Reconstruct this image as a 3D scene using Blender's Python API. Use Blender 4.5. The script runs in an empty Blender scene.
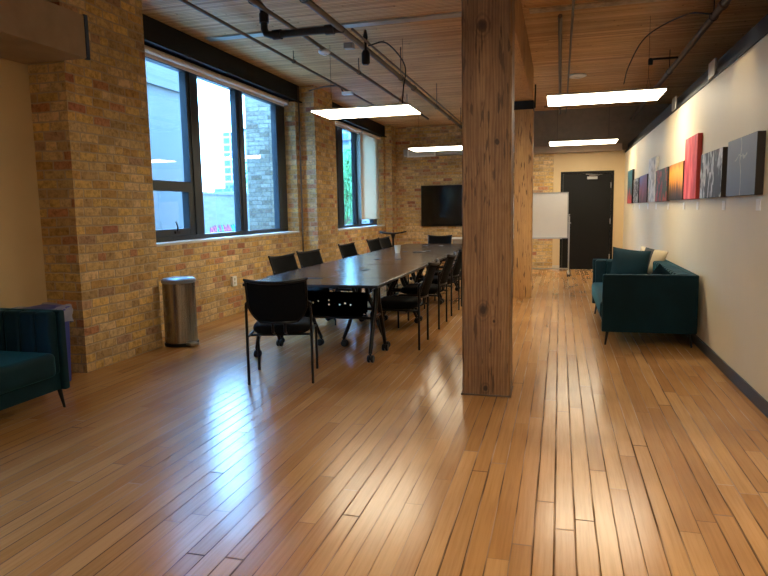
import bpy, bmesh, math, random
from mathutils import Vector, Matrix, Euler
random.seed(7)
PI = math.pi
scn = bpy.context.scene
col = scn.collection

# ------------------------------------------------------------------ camera
cam_d = bpy.data.cameras.new('camera'); cam = bpy.data.objects.new('camera', cam_d); col.objects.link(cam)
cam_d.sensor_fit = 'HORIZONTAL'; cam_d.sensor_width = 36.0; cam_d.lens = 633.18 / 768 * 36; cam_d.clip_end = 500
Rv = Vector((0.96391746, 0.2656494, -0.01713269)); Uv = Vector((-0.01583924, 0.12148101, 0.99246737)); Fv = Vector((-0.26572966, 0.95638526, -0.12130535))
m = Matrix.Identity(4)
for i in range(3):
    m[i][0] = Rv[i]; m[i][1] = Uv[i]; m[i][2] = -Fv[i]
m[0][3], m[1][3], m[2][3] = 0, 0, 1.42
cam.matrix_world = m
scn.camera = cam

# ------------------------------------------------------------------ sky, exposure
scn.view_settings.view_transform = 'Standard'; scn.view_settings.look = 'None'
scn.view_settings.gamma = 1.0; scn.view_settings.use_curve_mapping = False
scn.view_settings.exposure = 1.45
W = bpy.data.worlds.new('sky'); scn.world = W; W.use_nodes = True
wn = W.node_tree.nodes; wl = W.node_tree.links
bg = wn['Background']
tc = wn.new('ShaderNodeTexCoord'); sx = wn.new('ShaderNodeSeparateXYZ'); rp = wn.new('ShaderNodeValToRGB')
wl.new(tc.outputs['Generated'], sx.inputs[0]); wl.new(sx.outputs['Z'], rp.inputs[0]); wl.new(rp.outputs[0], bg.inputs[0])
rp.color_ramp.elements[0].position = 0.0; rp.color_ramp.elements[0].color = (0.30, 0.64, 1.0, 1)
rp.color_ramp.elements[1].position = 0.7; rp.color_ramp.elements[1].color = (0.20, 0.50, 1.0, 1)
bg.inputs[1].default_value = 14.0
PANEL = 7.5       # emission of the ceiling light panels
SPOT = 11.0       # watt of each picture spotlight
scn.cycles.max_bounces = 10; scn.cycles.diffuse_bounces = 6; scn.cycles.glossy_bounces = 4
scn.cycles.transparent_max_bounces = 12; scn.cycles.sample_clamp_indirect = 8

# ------------------------------------------------------------------ helpers
def S(h):
    c = [int(h[i:i+2], 16) / 255 for i in (0, 2, 4)]
    return tuple([(v / 12.92 if v <= .04045 else ((v + .055) / 1.055) ** 2.4) for v in c] + [1])

class MB:
    def __init__(s): s.bm = bmesh.new()
    def box(s, x0, x1, y0, y1, z0, z1, M=None, bev=0, seg=2):
        b = bmesh.new(); bmesh.ops.create_cube(b, size=1)
        for v in b.verts:
            v.co = Vector(((x0+x1)/2 + v.co.x*(x1-x0), (y0+y1)/2 + v.co.y*(y1-y0), (z0+z1)/2 + v.co.z*(z1-z0)))
        if bev: bmesh.ops.bevel(b, geom=b.edges[:], offset=bev, segments=seg, profile=.6, affect='EDGES')
        s.join(b, M); return s
    def join(s, b, M=None):
        if M is not None: bmesh.ops.transform(b, matrix=M, verts=b.verts)
        me = bpy.data.meshes.new('t'); b.to_mesh(me); b.free(); s.bm.from_mesh(me); bpy.data.meshes.remove(me)
    def tube(s, pts, r, n=10, cap=True, M=None):
        pts = [Vector(p) for p in pts]; b = bmesh.new(); rings = []
        rs = r if isinstance(r, (list, tuple)) else [r]*len(pts)
        prev = None
        for i, p in enumerate(pts):
            if i == 0: d = pts[1]-p
            elif i == len(pts)-1: d = p-pts[i-1]
            else: d = (pts[i+1]-p).normalized() + (p-pts[i-1]).normalized()
            d.normalize()
            if prev is None:
                a = Vector((0,0,1)) if abs(d.z) < .9 else Vector((1,0,0))
                u = d.cross(a).normalized()
            else:
                u = (prev - d*prev.dot(d)).normalized()
            prev = u; w = d.cross(u)
            rings.append([b.verts.new(p + (u*math.cos(2*PI*k/n) + w*math.sin(2*PI*k/n))*rs[i]) for k in range(n)])
        for a, c in zip(rings, rings[1:]):
            for k in range(n): b.faces.new((a[k], a[(k+1)%n], c[(k+1)%n], c[k]))
        if cap:
            b.faces.new(rings[0][::-1]); b.faces.new(rings[-1])
        bmesh.ops.recalc_face_normals(b, faces=b.faces)
        s.join(b, M); return s
    def lathe(s, prof, n=32, M=None):
        b = bmesh.new(); rings = []
        for (r, z) in prof:
            if r < 1e-5: rings.append([b.verts.new((0,0,z))])
            else: rings.append([b.verts.new((r*math.cos(2*PI*k/n), r*math.sin(2*PI*k/n), z)) for k in range(n)])
        for a, c in zip(rings, rings[1:]):
            for k in range(n):
                k2 = (k+1) % n
                if len(a) == 1 and len(c) == 1: continue
                if len(a) == 1: b.faces.new((a[0], c[k], c[k2]))
                elif len(c) == 1: b.faces.new((a[k], a[k2], c[0]))
                else: b.faces.new((a[k], a[k2], c[k2], c[k]))
        bmesh.ops.recalc_face_normals(b, faces=b.faces)
        s.join(b, M); return s
    def grid(s, f, nu, nv, thick=0, M=None):
        b = bmesh.new()
        g = [[b.verts.new(f(i/nu, j/nv)) for j in range(nv+1)] for i in range(nu+1)]
        for i in range(nu):
            for j in range(nv): b.faces.new((g[i][j], g[i+1][j], g[i+1][j+1], g[i][j+1]))
        bmesh.ops.recalc_face_normals(b, faces=b.faces)
        if thick: bmesh.ops.solidify(b, geom=b.faces[:], thickness=thick)
        s.join(b, M); return s
    def sphere(s, c, r, sc=(1,1,1), sub=2, M=None):
        b = bmesh.new(); bmesh.ops.create_icosphere(b, subdivisions=sub, radius=r)
        for v in b.verts: v.co = Vector((v.co.x*sc[0]+c[0], v.co.y*sc[1]+c[1], v.co.z*sc[2]+c[2]))
        s.join(b, M); return s
    def obj(s, name, mat, parent=None, smooth=False, bevel=0, bseg=2, subs=0, M=None):
        me = bpy.data.meshes.new(name); s.bm.to_mesh(me); s.bm.free()
        if M is not None: me.transform(M)
        me.materials.append(mat)
        if smooth:
            for p in me.polygons: p.use_smooth = True
        o = bpy.data.objects.new(name, me); col.objects.link(o)
        if parent: o.parent = parent
        if bevel:
            b = o.modifiers.new('bevel', 'BEVEL'); b.width = bevel; b.segments = bseg; b.limit_method = 'ANGLE'
        if subs:
            u = o.modifiers.new('sub', 'SUBSURF'); u.levels = subs; u.render_levels = subs
        if smooth and not subs:
            try: me.set_sharp_from_angle(angle=math.radians(38))
            except Exception: pass
        return o

def tag(o, label, cat, group=None):
    o['label'] = label; o['category'] = cat
    if group: o['group'] = group
    return o
def thing(name, label, cat, loc=(0,0,0), rz=0, group=None):
    o = bpy.data.objects.new(name, None); col.objects.link(o); o.location = loc; o.rotation_euler = (0,0,rz)
    o.empty_display_size = .1
    return tag(o, label, cat, group)
def struct(o): o['kind'] = 'structure'; return o
def dup(root, loc, rz=None, label=None, group=None):
    r = root.copy(); col.objects.link(r); r.location = loc
    if rz is not None: r.rotation_euler = (0,0,rz)
    if label: r['label'] = label
    if group: r['group'] = group
    for ch in list(root.children):
        c = ch.copy(); col.objects.link(c); c.parent = r
        for g in list(ch.children):
            d = g.copy(); col.objects.link(d); d.parent = c
    return r

# ------------------------------------------------------------------ materials
class NT:
    def __init__(s, name):
        s.m = bpy.data.materials.new(name); s.m.use_nodes = True; s.t = s.m.node_tree
        s.b = s.t.nodes['Principled BSDF']; s.out = s.t.nodes['Material Output']
    def n(s, ty, **k):
        x = s.t.nodes.new(ty)
        for a, v in k.items(): setattr(x, a, v)
        return x
    def l(s, a, b): s.t.links.new(a, b)
    def math(s, op, a, b=None, c=None):
        x = s.n('ShaderNodeMath', operation=op)
        for i, v in enumerate((a, b, c)):
            if v is None: continue
            if isinstance(v, (int, float)): x.inputs[i].default_value = v
            else: s.l(v, x.inputs[i])
        return x.outputs[0]
    def pos(s):
        g = s.n('ShaderNodeNewGeometry'); return g
    def comb(s, x, y, z=0.0):
        c = s.n('ShaderNodeCombineXYZ')
        for i, v in enumerate((x, y, z)):
            if isinstance(v, (int, float)): c.inputs[i].default_value = v
            else: s.l(v, c.inputs[i])
        return c.outputs[0]
    def noise(s, vec, scale, detail=3, rough=.55):
        x = s.n('ShaderNodeTexNoise'); x.inputs['Scale'].default_value = scale; x.inputs['Detail'].default_value = detail
        x.inputs['Roughness'].default_value = rough
        s.l(vec, x.inputs['Vector']); return x.outputs['Fac']
    def white(s, vec):
        x = s.n('ShaderNodeTexWhiteNoise', noise_dimensions='3D'); s.l(vec, x.inputs['Vector']); return x
    def ramp(s, fac, stops, interp='LINEAR'):
        r = s.n('ShaderNodeValToRGB'); r.color_ramp.interpolation = interp
        e = r.color_ramp.elements
        while len(e) < len(stops): e.new(.5)
        for i, (p, c) in enumerate(stops): e[i].position = p; e[i].color = c
        s.l(fac, r.inputs[0]); return r.outputs[0]
    def mix(s, fac, a, b, mode='MIX'):
        x = s.n('ShaderNodeMix', data_type='RGBA', blend_type=mode)
        for i, v in ((0, fac), (6, a), (7, b)):
            if isinstance(v, (int, float)): x.inputs[i].default_value = v
            elif isinstance(v, tuple): x.inputs[i].default_value = v
            else: s.l(v, x.inputs[i])
        return x.outputs[2]
    def maprange(s, v, a, b, c, d):
        x = s.n('ShaderNodeMapRange'); s.l(v, x.inputs[0])
        for i, q in enumerate((a, b, c, d)): x.inputs[i+1].default_value = q
        return x.outputs[0]
    def bump(s, h, strength, dist):
        x = s.n('ShaderNodeBump'); x.inputs['Strength'].default_value = strength; x.inputs['Distance'].default_value = dist
        s.l(h, x.inputs['Height']); s.l(x.outputs[0], s.b.inputs['Normal'])

def plain(name, c, rough=.5, metal=0, spec=.5, noise=0.0, nscale=8, bump=0.0, bscale=60, **kw):
    t = NT(name); b = t.b
    b.inputs['Roughness'].default_value = rough; b.inputs['Metallic'].default_value = metal
    b.inputs['Specular IOR Level'].default_value = spec
    o = t.n('ShaderNodeTexCoord').outputs['Object']
    f = t.noise(o, nscale, 4)
    k = 1 - noise; hi = tuple([min(1, v*(1+noise)) for v in c[:3]] + [1]); lo = tuple([v*k for v in c[:3]] + [1])
    t.l(t.ramp(f, [(.3, lo), (.7, hi)]), b.inputs['Base Color'])
    if bump: t.bump(t.noise(o, bscale, 3), bump, .003)
    for k_, v in kw.items(): b.inputs[k_.replace('_', ' ')].default_value = v
    return t.m

def brick_mat(name, cols, mortar, dx=0.0, grime=.35):
    t = NT(name); g = t.pos()
    sp = t.n('ShaderNodeSeparateXYZ'); t.l(g.outputs['Position'], sp.inputs[0])
    sn = t.n('ShaderNodeSeparateXYZ'); t.l(g.outputs['True Normal'], sn.inputs[0])
    isx = t.math('GREATER_THAN', t.math('ABSOLUTE', sn.outputs[0]), .6)
    isz = t.math('GREATER_THAN', t.math('ABSOLUTE', sn.outputs[2]), .6)
    u = t.math('ADD', t.math('MULTIPLY', sp.outputs[1], isx), t.math('MULTIPLY', sp.outputs[0], t.math('SUBTRACT', 1.0, isx)))
    v = t.math('ADD', sp.outputs[2], t.math('MULTIPLY', sp.outputs[1], isz))
    wob = t.noise(g.outputs['Position'], 2.2, 2)
    wob2 = t.noise(g.outputs['Position'], 14, 2)
    v = t.math('ADD', v, t.math('MULTIPLY', t.math('SUBTRACT', wob, .5), .03))
    v = t.math('ADD', v, t.math('MULTIPLY', t.math('SUBTRACT', wob2, .5), .012))
    u = t.math('ADD', u, t.math('MULTIPLY', t.math('SUBTRACT', wob2, .5), .02))
    vr = t.math('DIVIDE', v, 0.083); row = t.math('FLOOR', vr); fv = t.math('FRACT', vr)
    rnd = t.white(t.comb(row, 3.3, 1.1)).outputs['Value']
    hdr = t.math('LESS_THAN', t.math('FRACT', t.math('DIVIDE', row, 6)), .1)       # every sixth course is headers
    bw = t.math('SUBTRACT', .225, t.math('MULTIPLY', hdr, .11))
    ur = t.math('ADD', t.math('DIVIDE', u, bw), t.math('ADD', t.math('MULTIPLY', t.math('MODULO', row, 2), .5), t.math('MULTIPLY', rnd, .25)))
    cid = t.math('FLOOR', ur); fu = t.math('FRACT', ur)
    edu = t.math('MULTIPLY', t.math('MINIMUM', fu, t.math('SUBTRACT', 1.0, fu)), .225)
    edv = t.math('MULTIPLY', t.math('MINIMUM', fv, t.math('SUBTRACT', 1.0, fv)), 0.083)
    ed = t.math('MINIMUM', edu, edv)
    ed = t.math('ADD', ed, t.math('MULTIPLY', t.math('SUBTRACT', t.noise(g.outputs['Position'], 45, 3), .5), .008))
    mk = t.maprange(ed, .0035, .010, 0, 1)
    w = t.white(t.comb(cid, row, isx))
    base = t.ramp(w.outputs['Value'], cols, 'CONSTANT')
    big = t.noise(g.outputs['Position'], .8, 4)
    fine = t.noise(g.outputs['Position'], 22, 5, .7)
    base = t.mix(1.0, base, t.ramp(fine, [(.3, (.5, .47, .44, 1)), (.55, (1, 1, 1, 1)), (.8, (1.18, 1.16, 1.1, 1))]), 'MULTIPLY')
    w2 = t.white(t.comb(row, cid, 7.7)).outputs['Value']
    base = t.mix(1.0, base, t.ramp(w2, [(0, (.88, .88, .86, 1)), (1, (1.12, 1.11, 1.1, 1))]), 'MULTIPLY')
    c = t.mix(mk, mortar, base)
    c = t.mix(grime, c, t.mix(1.0, c, t.ramp(big, [(.3, (.45, .42, .4, 1)), (.6, (1, 1, 1, 1))]), 'MULTIPLY'))
    c = t.mix(1.0, c, (1.0, .945, .88, 1), 'MULTIPLY')
    t.l(c, t.b.inputs['Base Color']); t.b.inputs['Roughness'].default_value = .88; t.b.inputs['Specular IOR Level'].default_value = .25
    t.bump(t.math('ADD', mk, t.math('MULTIPLY', fine, .5)), .6, .007)
    return t.m

BR = [(0, S('d6ba8a')), (.16, S('ccb07e')), (.32, S('dcc297')), (.46, S('cfb078')), (.54, S('b89e74')), (.62, S('d8b878')), (.76, S('c4a068')), (.87, S('bf8d6c')), (.93, S('b4967c')), (.975, S('a8745e'))]
M_brick = brick_mat('buff brick', BR, S('b3a58e'))
M_outbrick = brick_mat('outside brick', [(0, S('837d72')), (.4, S('756e62')), (.7, S('8b857a')), (.9, S('675f52'))], S('625e57'), grime=.2)

def plank_mat(name, w, L, cols, gap, axis='Y', rough=.3, gapw=.0022, grainscale=1.0, gapamt=.75, bump=.25, wear=0.0, coat=0.0):
    t = NT(name); g = t.pos()
    sp = t.n('ShaderNodeSeparateXYZ'); t.l(g.outputs['Position'], sp.inputs[0])
    a, c = (sp.outputs[1], sp.outputs[0]) if axis == 'Y' else (sp.outputs[0], sp.outputs[1])
    if axis == 'Z': a, c = sp.outputs[2], sp.outputs[0]
    cr = t.math('DIVIDE', c, w); row = t.math('FLOOR', cr); fc = t.math('FRACT', cr)
    r1 = t.white(t.comb(row, 1.7, 0)).outputs['Value']
    lr = t.math('ADD', t.math('DIVIDE', a, L), t.math('MULTIPLY', r1, 7.31)); seg = t.math('FLOOR', lr); fl = t.math('FRACT', lr)
    ed = t.math('MINIMUM', t.math('MULTIPLY', t.math('MINIMUM', fc, t.math('SUBTRACT', 1.0, fc)), w), t.math('MULTIPLY', t.math('MINIMUM', fl, t.math('SUBTRACT', 1.0, fl)), L))
    rg = t.white(t.comb(row, 9.1, 4)).outputs['Value']
    gw = t.math('MULTIPLY', t.math('ADD', t.math('MULTIPLY', rg, 1.3), .3), gapw)
    mk = t.math('MULTIPLY', t.math('MULTIPLY', t.math('LESS_THAN', ed, gw), gapamt), t.maprange(t.noise(t.comb(t.math('MULTIPLY', a, 1.6), t.math('MULTIPLY', row, 3.7)), 1.0, 2), .38, .6, .35, 1))
    W_ = t.white(t.comb(row, seg, 2))
    base = t.ramp(W_.outputs['Value'], cols)
    gr = t.noise(t.comb(t.math('MULTIPLY', a, 2.2*grainscale), t.math('MULTIPLY', c, 60*grainscale), t.math('MULTIPLY', W_.outputs['Value'], 30)), 1.0, 5, .65)
    base = t.mix(1.0, base, t.ramp(gr, [(.25, (.8, .77, .73, 1)), (.55, (1, 1, 1, 1)), (.8, (1.08, 1.08, 1.06, 1))]), 'MULTIPLY')
    big = t.noise(g.outputs['Position'], 1.1, 2, .5)
    if wear: base = t.mix(wear, base, t.mix(1.0, base, t.ramp(big, [(.25, (.6, .56, .5, 1)), (.55, (1, 1, 1, 1)), (.8, (1.1, 1.1, 1.1, 1))]), 'MULTIPLY'))
    cc = t.mix(mk, base, gap)
    t.l(cc, t.b.inputs['Base Color'])
    rr = t.math('ADD', rough, t.math('MULTIPLY', t.math('SUBTRACT', t.noise(g.outputs['Position'], 3, 2), .5), .05))
    t.l(t.math('ADD', rr, t.math('MULTIPLY', mk, .6)), t.b.inputs['Roughness']); t.l(t.math('MULTIPLY', t.math('SUBTRACT', 1.0, mk), .5), t.b.inputs['Specular IOR Level'])
    und = t.noise(g.outputs['Position'], 7, 2)
    cup = t.white(t.comb(row, seg, 5)).outputs['Value']
    h = t.math('ADD', t.math('MULTIPLY', t.math('SUBTRACT', 1.0, mk), 1.0), t.math('ADD', t.math('MULTIPLY', gr, .12), t.math('ADD', t.math('MULTIPLY', und, .2), t.math('MULTIPLY', t.math('MULTIPLY', cup, fc), 1.4))))
    t.bump(h, bump, .002)
    if coat: t.b.inputs['Coat Weight'].default_value = coat; t.b.inputs['Coat Roughness'].default_value = .18
    return t.m
M_floor = plank_mat('maple floor', .088, 1.7, [(0, S('a87a4a')), (.35, S('b68655')), (.7, S('c29562')), (1, S('ac7c4a'))], S('3a2413'), 'Y', rough=.225, gapamt=.85, bump=.3, wear=.6, gapw=.0036)
M_ceil = plank_mat('plank ceiling', .045, 2.6, [(0, S('c89a64')), (.4, S('dcae76')), (.7, S('e4bb86')), (1, S('bc8c58'))], S('2c1a0c'), 'X', rough=.6, gapw=.005, bump=.5, wear=.5)

def timber(name, cols, knots=()):
    t = NT(name); o = t.n('ShaderNodeTexCoord').outputs['Object']
    mp = t.n('ShaderNodeMapping'); t.l(o, mp.inputs[0]); mp.inputs['Scale'].default_value = (1, 1, .09)
    d = t.noise(mp.outputs[0], 9, 3); 
    wv = t.n('ShaderNodeTexWave', wave_type='BANDS', bands_direction='X'); wv.inputs['Scale'].default_value = 14; wv.inputs['Distortion'].default_value = 9
    wv.inputs['Detail'].default_value = 3; wv.inputs['Detail Scale'].default_value = 1.2; t.l(mp.outputs[0], wv.inputs[0])
    f = t.noise(mp.outputs[0], 60, 5, .7)
    k = t.math('ADD', t.math('MULTIPLY', wv.outputs['Fac'], .14), t.math('ADD', t.math('MULTIPLY', d, .5), t.math('MULTIPLY', f, .42)))
    c = t.ramp(k, cols)
    vo = t.n('ShaderNodeTexVoronoi'); vo.inputs['Scale'].default_value = 2.3; mp2 = t.n('ShaderNodeMapping'); t.l(o, mp2.inputs[0]); mp2.inputs['Scale'].default_value = (1, 1, .7); t.l(mp2.outputs[0], vo.inputs['Vector'])
    kn = t.maprange(vo.outputs['Distance'], .035, .11, 1, 0)
    c = t.mix(t.math('MULTIPLY', kn, .75), c, S('4a2a14'))
    ck = t.n('ShaderNodeMapping'); t.l(o, ck.inputs[0]); ck.inputs['Scale'].default_value = (1, 1, .12)
    cr = t.noise(ck.outputs[0], 38, 3, .5)
    cm = t.maprange(cr, .60, .66, 0, .75)
    c = t.mix(cm, c, S('3a210f'))
    so = t.n('ShaderNodeSeparateXYZ'); t.l(o, so.inputs[0])
    wj = t.math('MULTIPLY', t.math('SUBTRACT', t.noise(o, 12, 2), .5), .03)
    for (kx, kz, kr) in knots:
        dx = t.math('SUBTRACT', so.outputs[0], kx); dz = t.math('MULTIPLY', t.math('SUBTRACT', so.outputs[2], kz), .7)
        dd = t.math('ADD', t.math('SQRT', t.math('ADD', t.math('MULTIPLY', dx, dx), t.math('MULTIPLY', dz, dz))), wj)
        ring = t.math('MULTIPLY', t.math('SINE', t.math('MULTIPLY', dd, 260)), .5)
        c = t.mix(t.math('MULTIPLY', t.maprange(dd, kr, kr*2.6, .55, 0), t.math('ADD', ring, .5)), c, S('3f2614'))
        c = t.mix(t.maprange(dd, kr*.6, kr, .85, 0), c, S('2e1a0d'))
    t.l(c, t.b.inputs['Base Color']); t.b.inputs['Roughness'].default_value = .62
    t.bump(t.math('SUBTRACT', k, cm), .4, .004)
    return t.m
M_timber = timber('old fir timber', [(.35, S('5e4229')), (.52, S('795636')), (.7, S('946f48'))], [(-.02, .66, .03), (.06, .58, .014), (-.03, 2.72, .035), (.0, .06, .02), (.08, 1.9, .012)])
M_timber2 = timber('orange fir timber', [(.3, S('94683c')), (.5, S('b0824e')), (.7, S('c4985e'))])

M_beige = plain('beige paint', S('cdb48a'), .7, noise=.04, nscale=2, bump=.1, bscale=150)
M_cream = plain('cream paint', S('ddd0b2'), .55, noise=.03, nscale=1.5, bump=.12, bscale=120)
M_darkwall = plain('dark taupe wall', S('857868'), .8, noise=.1)
M_black = plain('black metal', S('0e0f11'), .45, spec=.3, noise=.1)
M_blackbeam = plain('black painted steel', S('0c0f13'), .6, spec=.25, noise=.15)
M_frame = plain('charcoal window frame', S('1c262e'), .4, noise=.08)
M_base = plain('dark rubber baseboard', S('35383a'), .5, noise=.05)
M_sill = plain('pale sill', S('c9c4b8'), .6, noise=.08)
M_blind = plain('blind fabric', S('d8c8b0'), .85, noise=.03)
_t = NT('translucent blind'); _t.b.inputs['Base Color'].default_value = S('e2d4be'); _t.b.inputs['Roughness'].default_value = .9
_tr = _t.n('ShaderNodeBsdfTranslucent'); _tr.inputs[0].default_value = S('e8dcc8'); _mx = _t.n('ShaderNodeMixShader'); _mx.inputs[0].default_value = .35
_t.l(_t.b.outputs[0], _mx.inputs[1]); _t.l(_tr.outputs[0], _mx.inputs[2]); _t.l(_mx.outputs[0], _t.out.inputs[0]); M_blind = _t.m
M_roll = plain('rolled blind', S('dcc8b8'), .8, noise=.05)
M_mesh = plain('black chair mesh', S('08090b'), .9, spec=.15, noise=.1, bump=.5, bscale=400)
M_seat = plain('black seat fabric', S('07080a'), .9, spec=.15, noise=.1, bump=.4, bscale=300)
M_chairmetal = plain('black chair tube', S('08090b'), .4, spec=.3)
M_top = plain('dark walnut laminate', S('382a24'), .2, noise=.12, nscale=3, spec=.5)
M_topedge = plain('black table edge', S('15120f'), .4)
M_white = plain('white plastic', S('e6e6e2'), .4, noise=.02)
M_whiteboard = plain('whiteboard enamel', S('f2f1ea'), .25, noise=.01)
M_alu = plain('aluminium', S('b4b4b0'), .35, metal=.8, noise=.05)
M_pipe = plain('grey painted pipe', S('5c5148'), .45, metal=.3, noise=.15)
M_pipeblack = plain('black iron pipe', S('24262a'), .45, metal=.2, noise=.15)
M_galv = plain('galvanised steel', S('a9a79f'), .38, metal=.75, noise=.2, nscale=5)
M_duct = plain('painted duct', S('a08a74'), .5, metal=.25, noise=.15, nscale=3)
M_doorblack = plain('black door paint', S('0d0b09'), .6, spec=.25, noise=.05)
M_bluebin = plain('blue plastic', S('28348c'), .45, noise=.05)
M_bag = plain('clear plastic bag', S('b6bcd8'), .3, noise=.2, Alpha=.45)
M_tape = plain('blue tape', S('33496a'), .6)
M_tv = plain('television glass', S('06080a'), .08, noise=.0)
M_cup = plain('frosted cup', S('cfd6d4'), .3, noise=.03)
M_ground = plain('asphalt', S('6e7276'), .9, noise=.15)
M_bounce_yard = plain('pale bounce yard', S('b4b0a8'), .9, noise=.06)  # pale tone chosen to bounce daylight indoors
M_stucco = plain('grey stucco', S('474340'), .9, noise=.08, nscale=.9, bump=.2, bscale=20)
M_concrete = plain('grey concrete', S('4c4a48'), .9, noise=.1, nscale=1)
M_pink = plain('pink paint', S('8a2f5c'), .7); M_cyan = plain('cyan paint', S('1f6478'), .7); M_red = plain('red paint', S('7c2c40'), .7)
M_leaf = plain('leaves', S('2f6a35'), .6, noise=.35, nscale=3)
M_bark = plain('bark', S('5b4838'), .9, noise=.2)

def steel():
    t = NT('brushed stainless steel'); b = t.b; b.inputs['Metallic'].default_value = 1; b.inputs['Roughness'].default_value = .27
    o = t.n('ShaderNodeTexCoord').outputs['Object']; mp = t.n('ShaderNodeMapping'); mp.inputs['Scale'].default_value = (1, 1, .02); t.l(o, mp.inputs[0])
    f = t.noise(mp.outputs[0], 90, 3); t.l(t.ramp(f, [(.3, S('8f8880')), (.7, S('b8b2aa'))]), b.inputs['Base Color']); return t.m
M_steel = steel()
def velvet():
    t = NT('teal velvet'); b = t.b
    o = t.n('ShaderNodeTexCoord').outputs['Object']
    f = t.noise(o, 3.0, 4)
    t.l(t.ramp(f, [(.3, S('021c25')), (.7, S('042a35'))]), b.inputs['Base Color'])
    b.inputs['Roughness'].default_value = .75; b.inputs['Specular IOR Level'].default_value = .2
    b.inputs['Sheen Weight'].default_value = .38; b.inputs['Sheen Roughness'].default_value = .35; b.inputs['Sheen Tint'].default_value = S('3f9fae')
    t.bump(t.noise(o, 180, 2), .15, .002); return t.m
M_velvet = velvet()
def glass():
    t = NT('window glass'); t.t.nodes.remove(t.b)
    tr = t.n('ShaderNodeBsdfTransparent'); tr.inputs[0].default_value = (.90, .96, 1.0, 1)
    gl = t.n('ShaderNodeBsdfGlossy'); gl.inputs['Roughness'].default_value = .01
    fr = t.n('ShaderNodeFresnel'); ge = t.n('ShaderNodeNewGeometry'); t.l(t.maprange(ge.outputs['Backfacing'], 0, 1, 1.5, 1/1.5), fr.inputs[0])
    mx = t.n('ShaderNodeMixShader'); t.l(fr.outputs[0], mx.inputs[0]); t.l(tr.outputs[0], mx.inputs[1]); t.l(gl.outputs[0], mx.inputs[2])
    t.l(mx.outputs[0], t.out.inputs[0]); return t.m
M_glass = glass()
def emis(name, c, s):
    t = NT(name); t.b.inputs['Base Color'].default_value = (.8, .8, .8, 1)
    t.b.inputs['Emission Color'].default_value = c; t.b.inputs['Emission Strength'].default_value = s; return t.m
M_panel = emis('lit diffuser', (1.0, .86, .62, 1), PANEL)
M_panel_far = M_panel
def tower_mat(name, slab, gl, wx, wz, fx=.22, fz=.3):
    t = NT(name); g = t.pos(); sp = t.n('ShaderNodeSeparateXYZ'); t.l(g.outputs['Position'], sp.inputs[0])
    sn = t.n('ShaderNodeSeparateXYZ'); t.l(g.outputs['True Normal'], sn.inputs[0])
    isx = t.math('GREATER_THAN', t.math('ABSOLUTE', sn.outputs[0]), .6)
    u = t.math('ADD', t.math('MULTIPLY', sp.outputs[1], isx), t.math('MULTIPLY', sp.outputs[0], t.math('SUBTRACT', 1.0, isx)))
    a = t.math('LESS_THAN', t.math('FRACT', t.math('DIVIDE', u, wx)), fx); c = t.math('LESS_THAN', t.math('FRACT', t.math('DIVIDE', sp.outputs[2], wz)), fz)
    mk = t.math('MAXIMUM', a, c)
    rn = t.white(t.comb(t.math('FLOOR', t.math('DIVIDE', u, wx)), t.math('FLOOR', t.math('DIVIDE', sp.outputs[2], wz)), 0)).outputs['Value']
    gc = t.mix(rn, gl, tuple([min(1, v*1.8) for v in gl[:3]]+[1]))
    t.l(t.mix(mk, gc, slab), t.b.inputs['Base Color']); t.b.inputs['Roughness'].default_value = .5; return t.m
M_tower = tower_mat('tower facade', S('767b80'), S('142c44'), 1.9, 1.7)
M_tower2 = tower_mat('blue tower facade', S('4a5a6a'), S('102a44'), 1.5, 1.5, .15, .25)
M_tower3 = tower_mat('balcony facade', S('5c6870'), S('1c3448'), 2.4, 2.1, .25, .35)

# ------------------------------------------------------------------ the room shell
CZ = 3.6; XR = 1.37; YB = 15.1; YB2 = 16.7; XL = -4.43; Y0 = -6.0
struct(MB().box(-5.0, 4.2, Y0, 17.2, -.15, 0).obj('floor', M_floor))
struct(MB().box(-5.0, 4.2, Y0, 17.2, CZ, CZ+.15).obj('ceiling', M_ceil))
# left wall: painted stretch by the camera, brick piers, brick round the windows
W3a, W3b = -3.4, 1.2  # opening for the added window out of view
struct(MB().box(-4.9, -4.5, Y0, W3a, 0, CZ).box(-4.9, -4.5, W3b, 4.7, 0, CZ).box(-4.9, -4.5, W3a, W3b, 0, 1.06).box(-4.9, -4.5, W3a, W3b, 3.28, CZ).obj('wall_left_front', M_beige))
WO = -4.85
w = MB()
W1a, W1b, WZ0, WZ1 = 6.15, 10.40, 1.06, 3.28
W2a, W2b, W2z0, W2z1 = 12.45, 16.1, 1.02, 3.28
w.box(WO, -4.12, 4.7, 5.84, 0, CZ)
w.box(WO, XL, 5.84, W1a, 0, CZ)
w.box(WO, XL, W1a, W1b, 0, WZ0); w.box(WO, XL-.1, W1a, W1b, WZ1, CZ)
w.box(WO, XL, W1b, 10.6, 0, CZ)
w.box(WO, -4.15, 10.6, 11.52, 0, CZ)
w.box(WO, XL, 11.52, W2a, 0, CZ)
w.box(WO, XL, W2a, W2b, 0, W2z0); w.box(WO, XL-.1, W2a, W2b, W2z1, CZ)
w.box(WO, XL, W2b, YB2+.2, 0, CZ)
w.box(XL, -4.25, 16.25, YB2, 0, CZ)
struct(w.obj('wall_left', M_brick))
struct(MB().box(-5.0, -.6, YB2, YB2+.3, 0, CZ).box(-.6, -.15, YB, YB+.3, 0, 2.66).box(-.6, -.45, YB+.3, YB2, 0, CZ).obj('wall_back_brick', M_brick))
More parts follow.
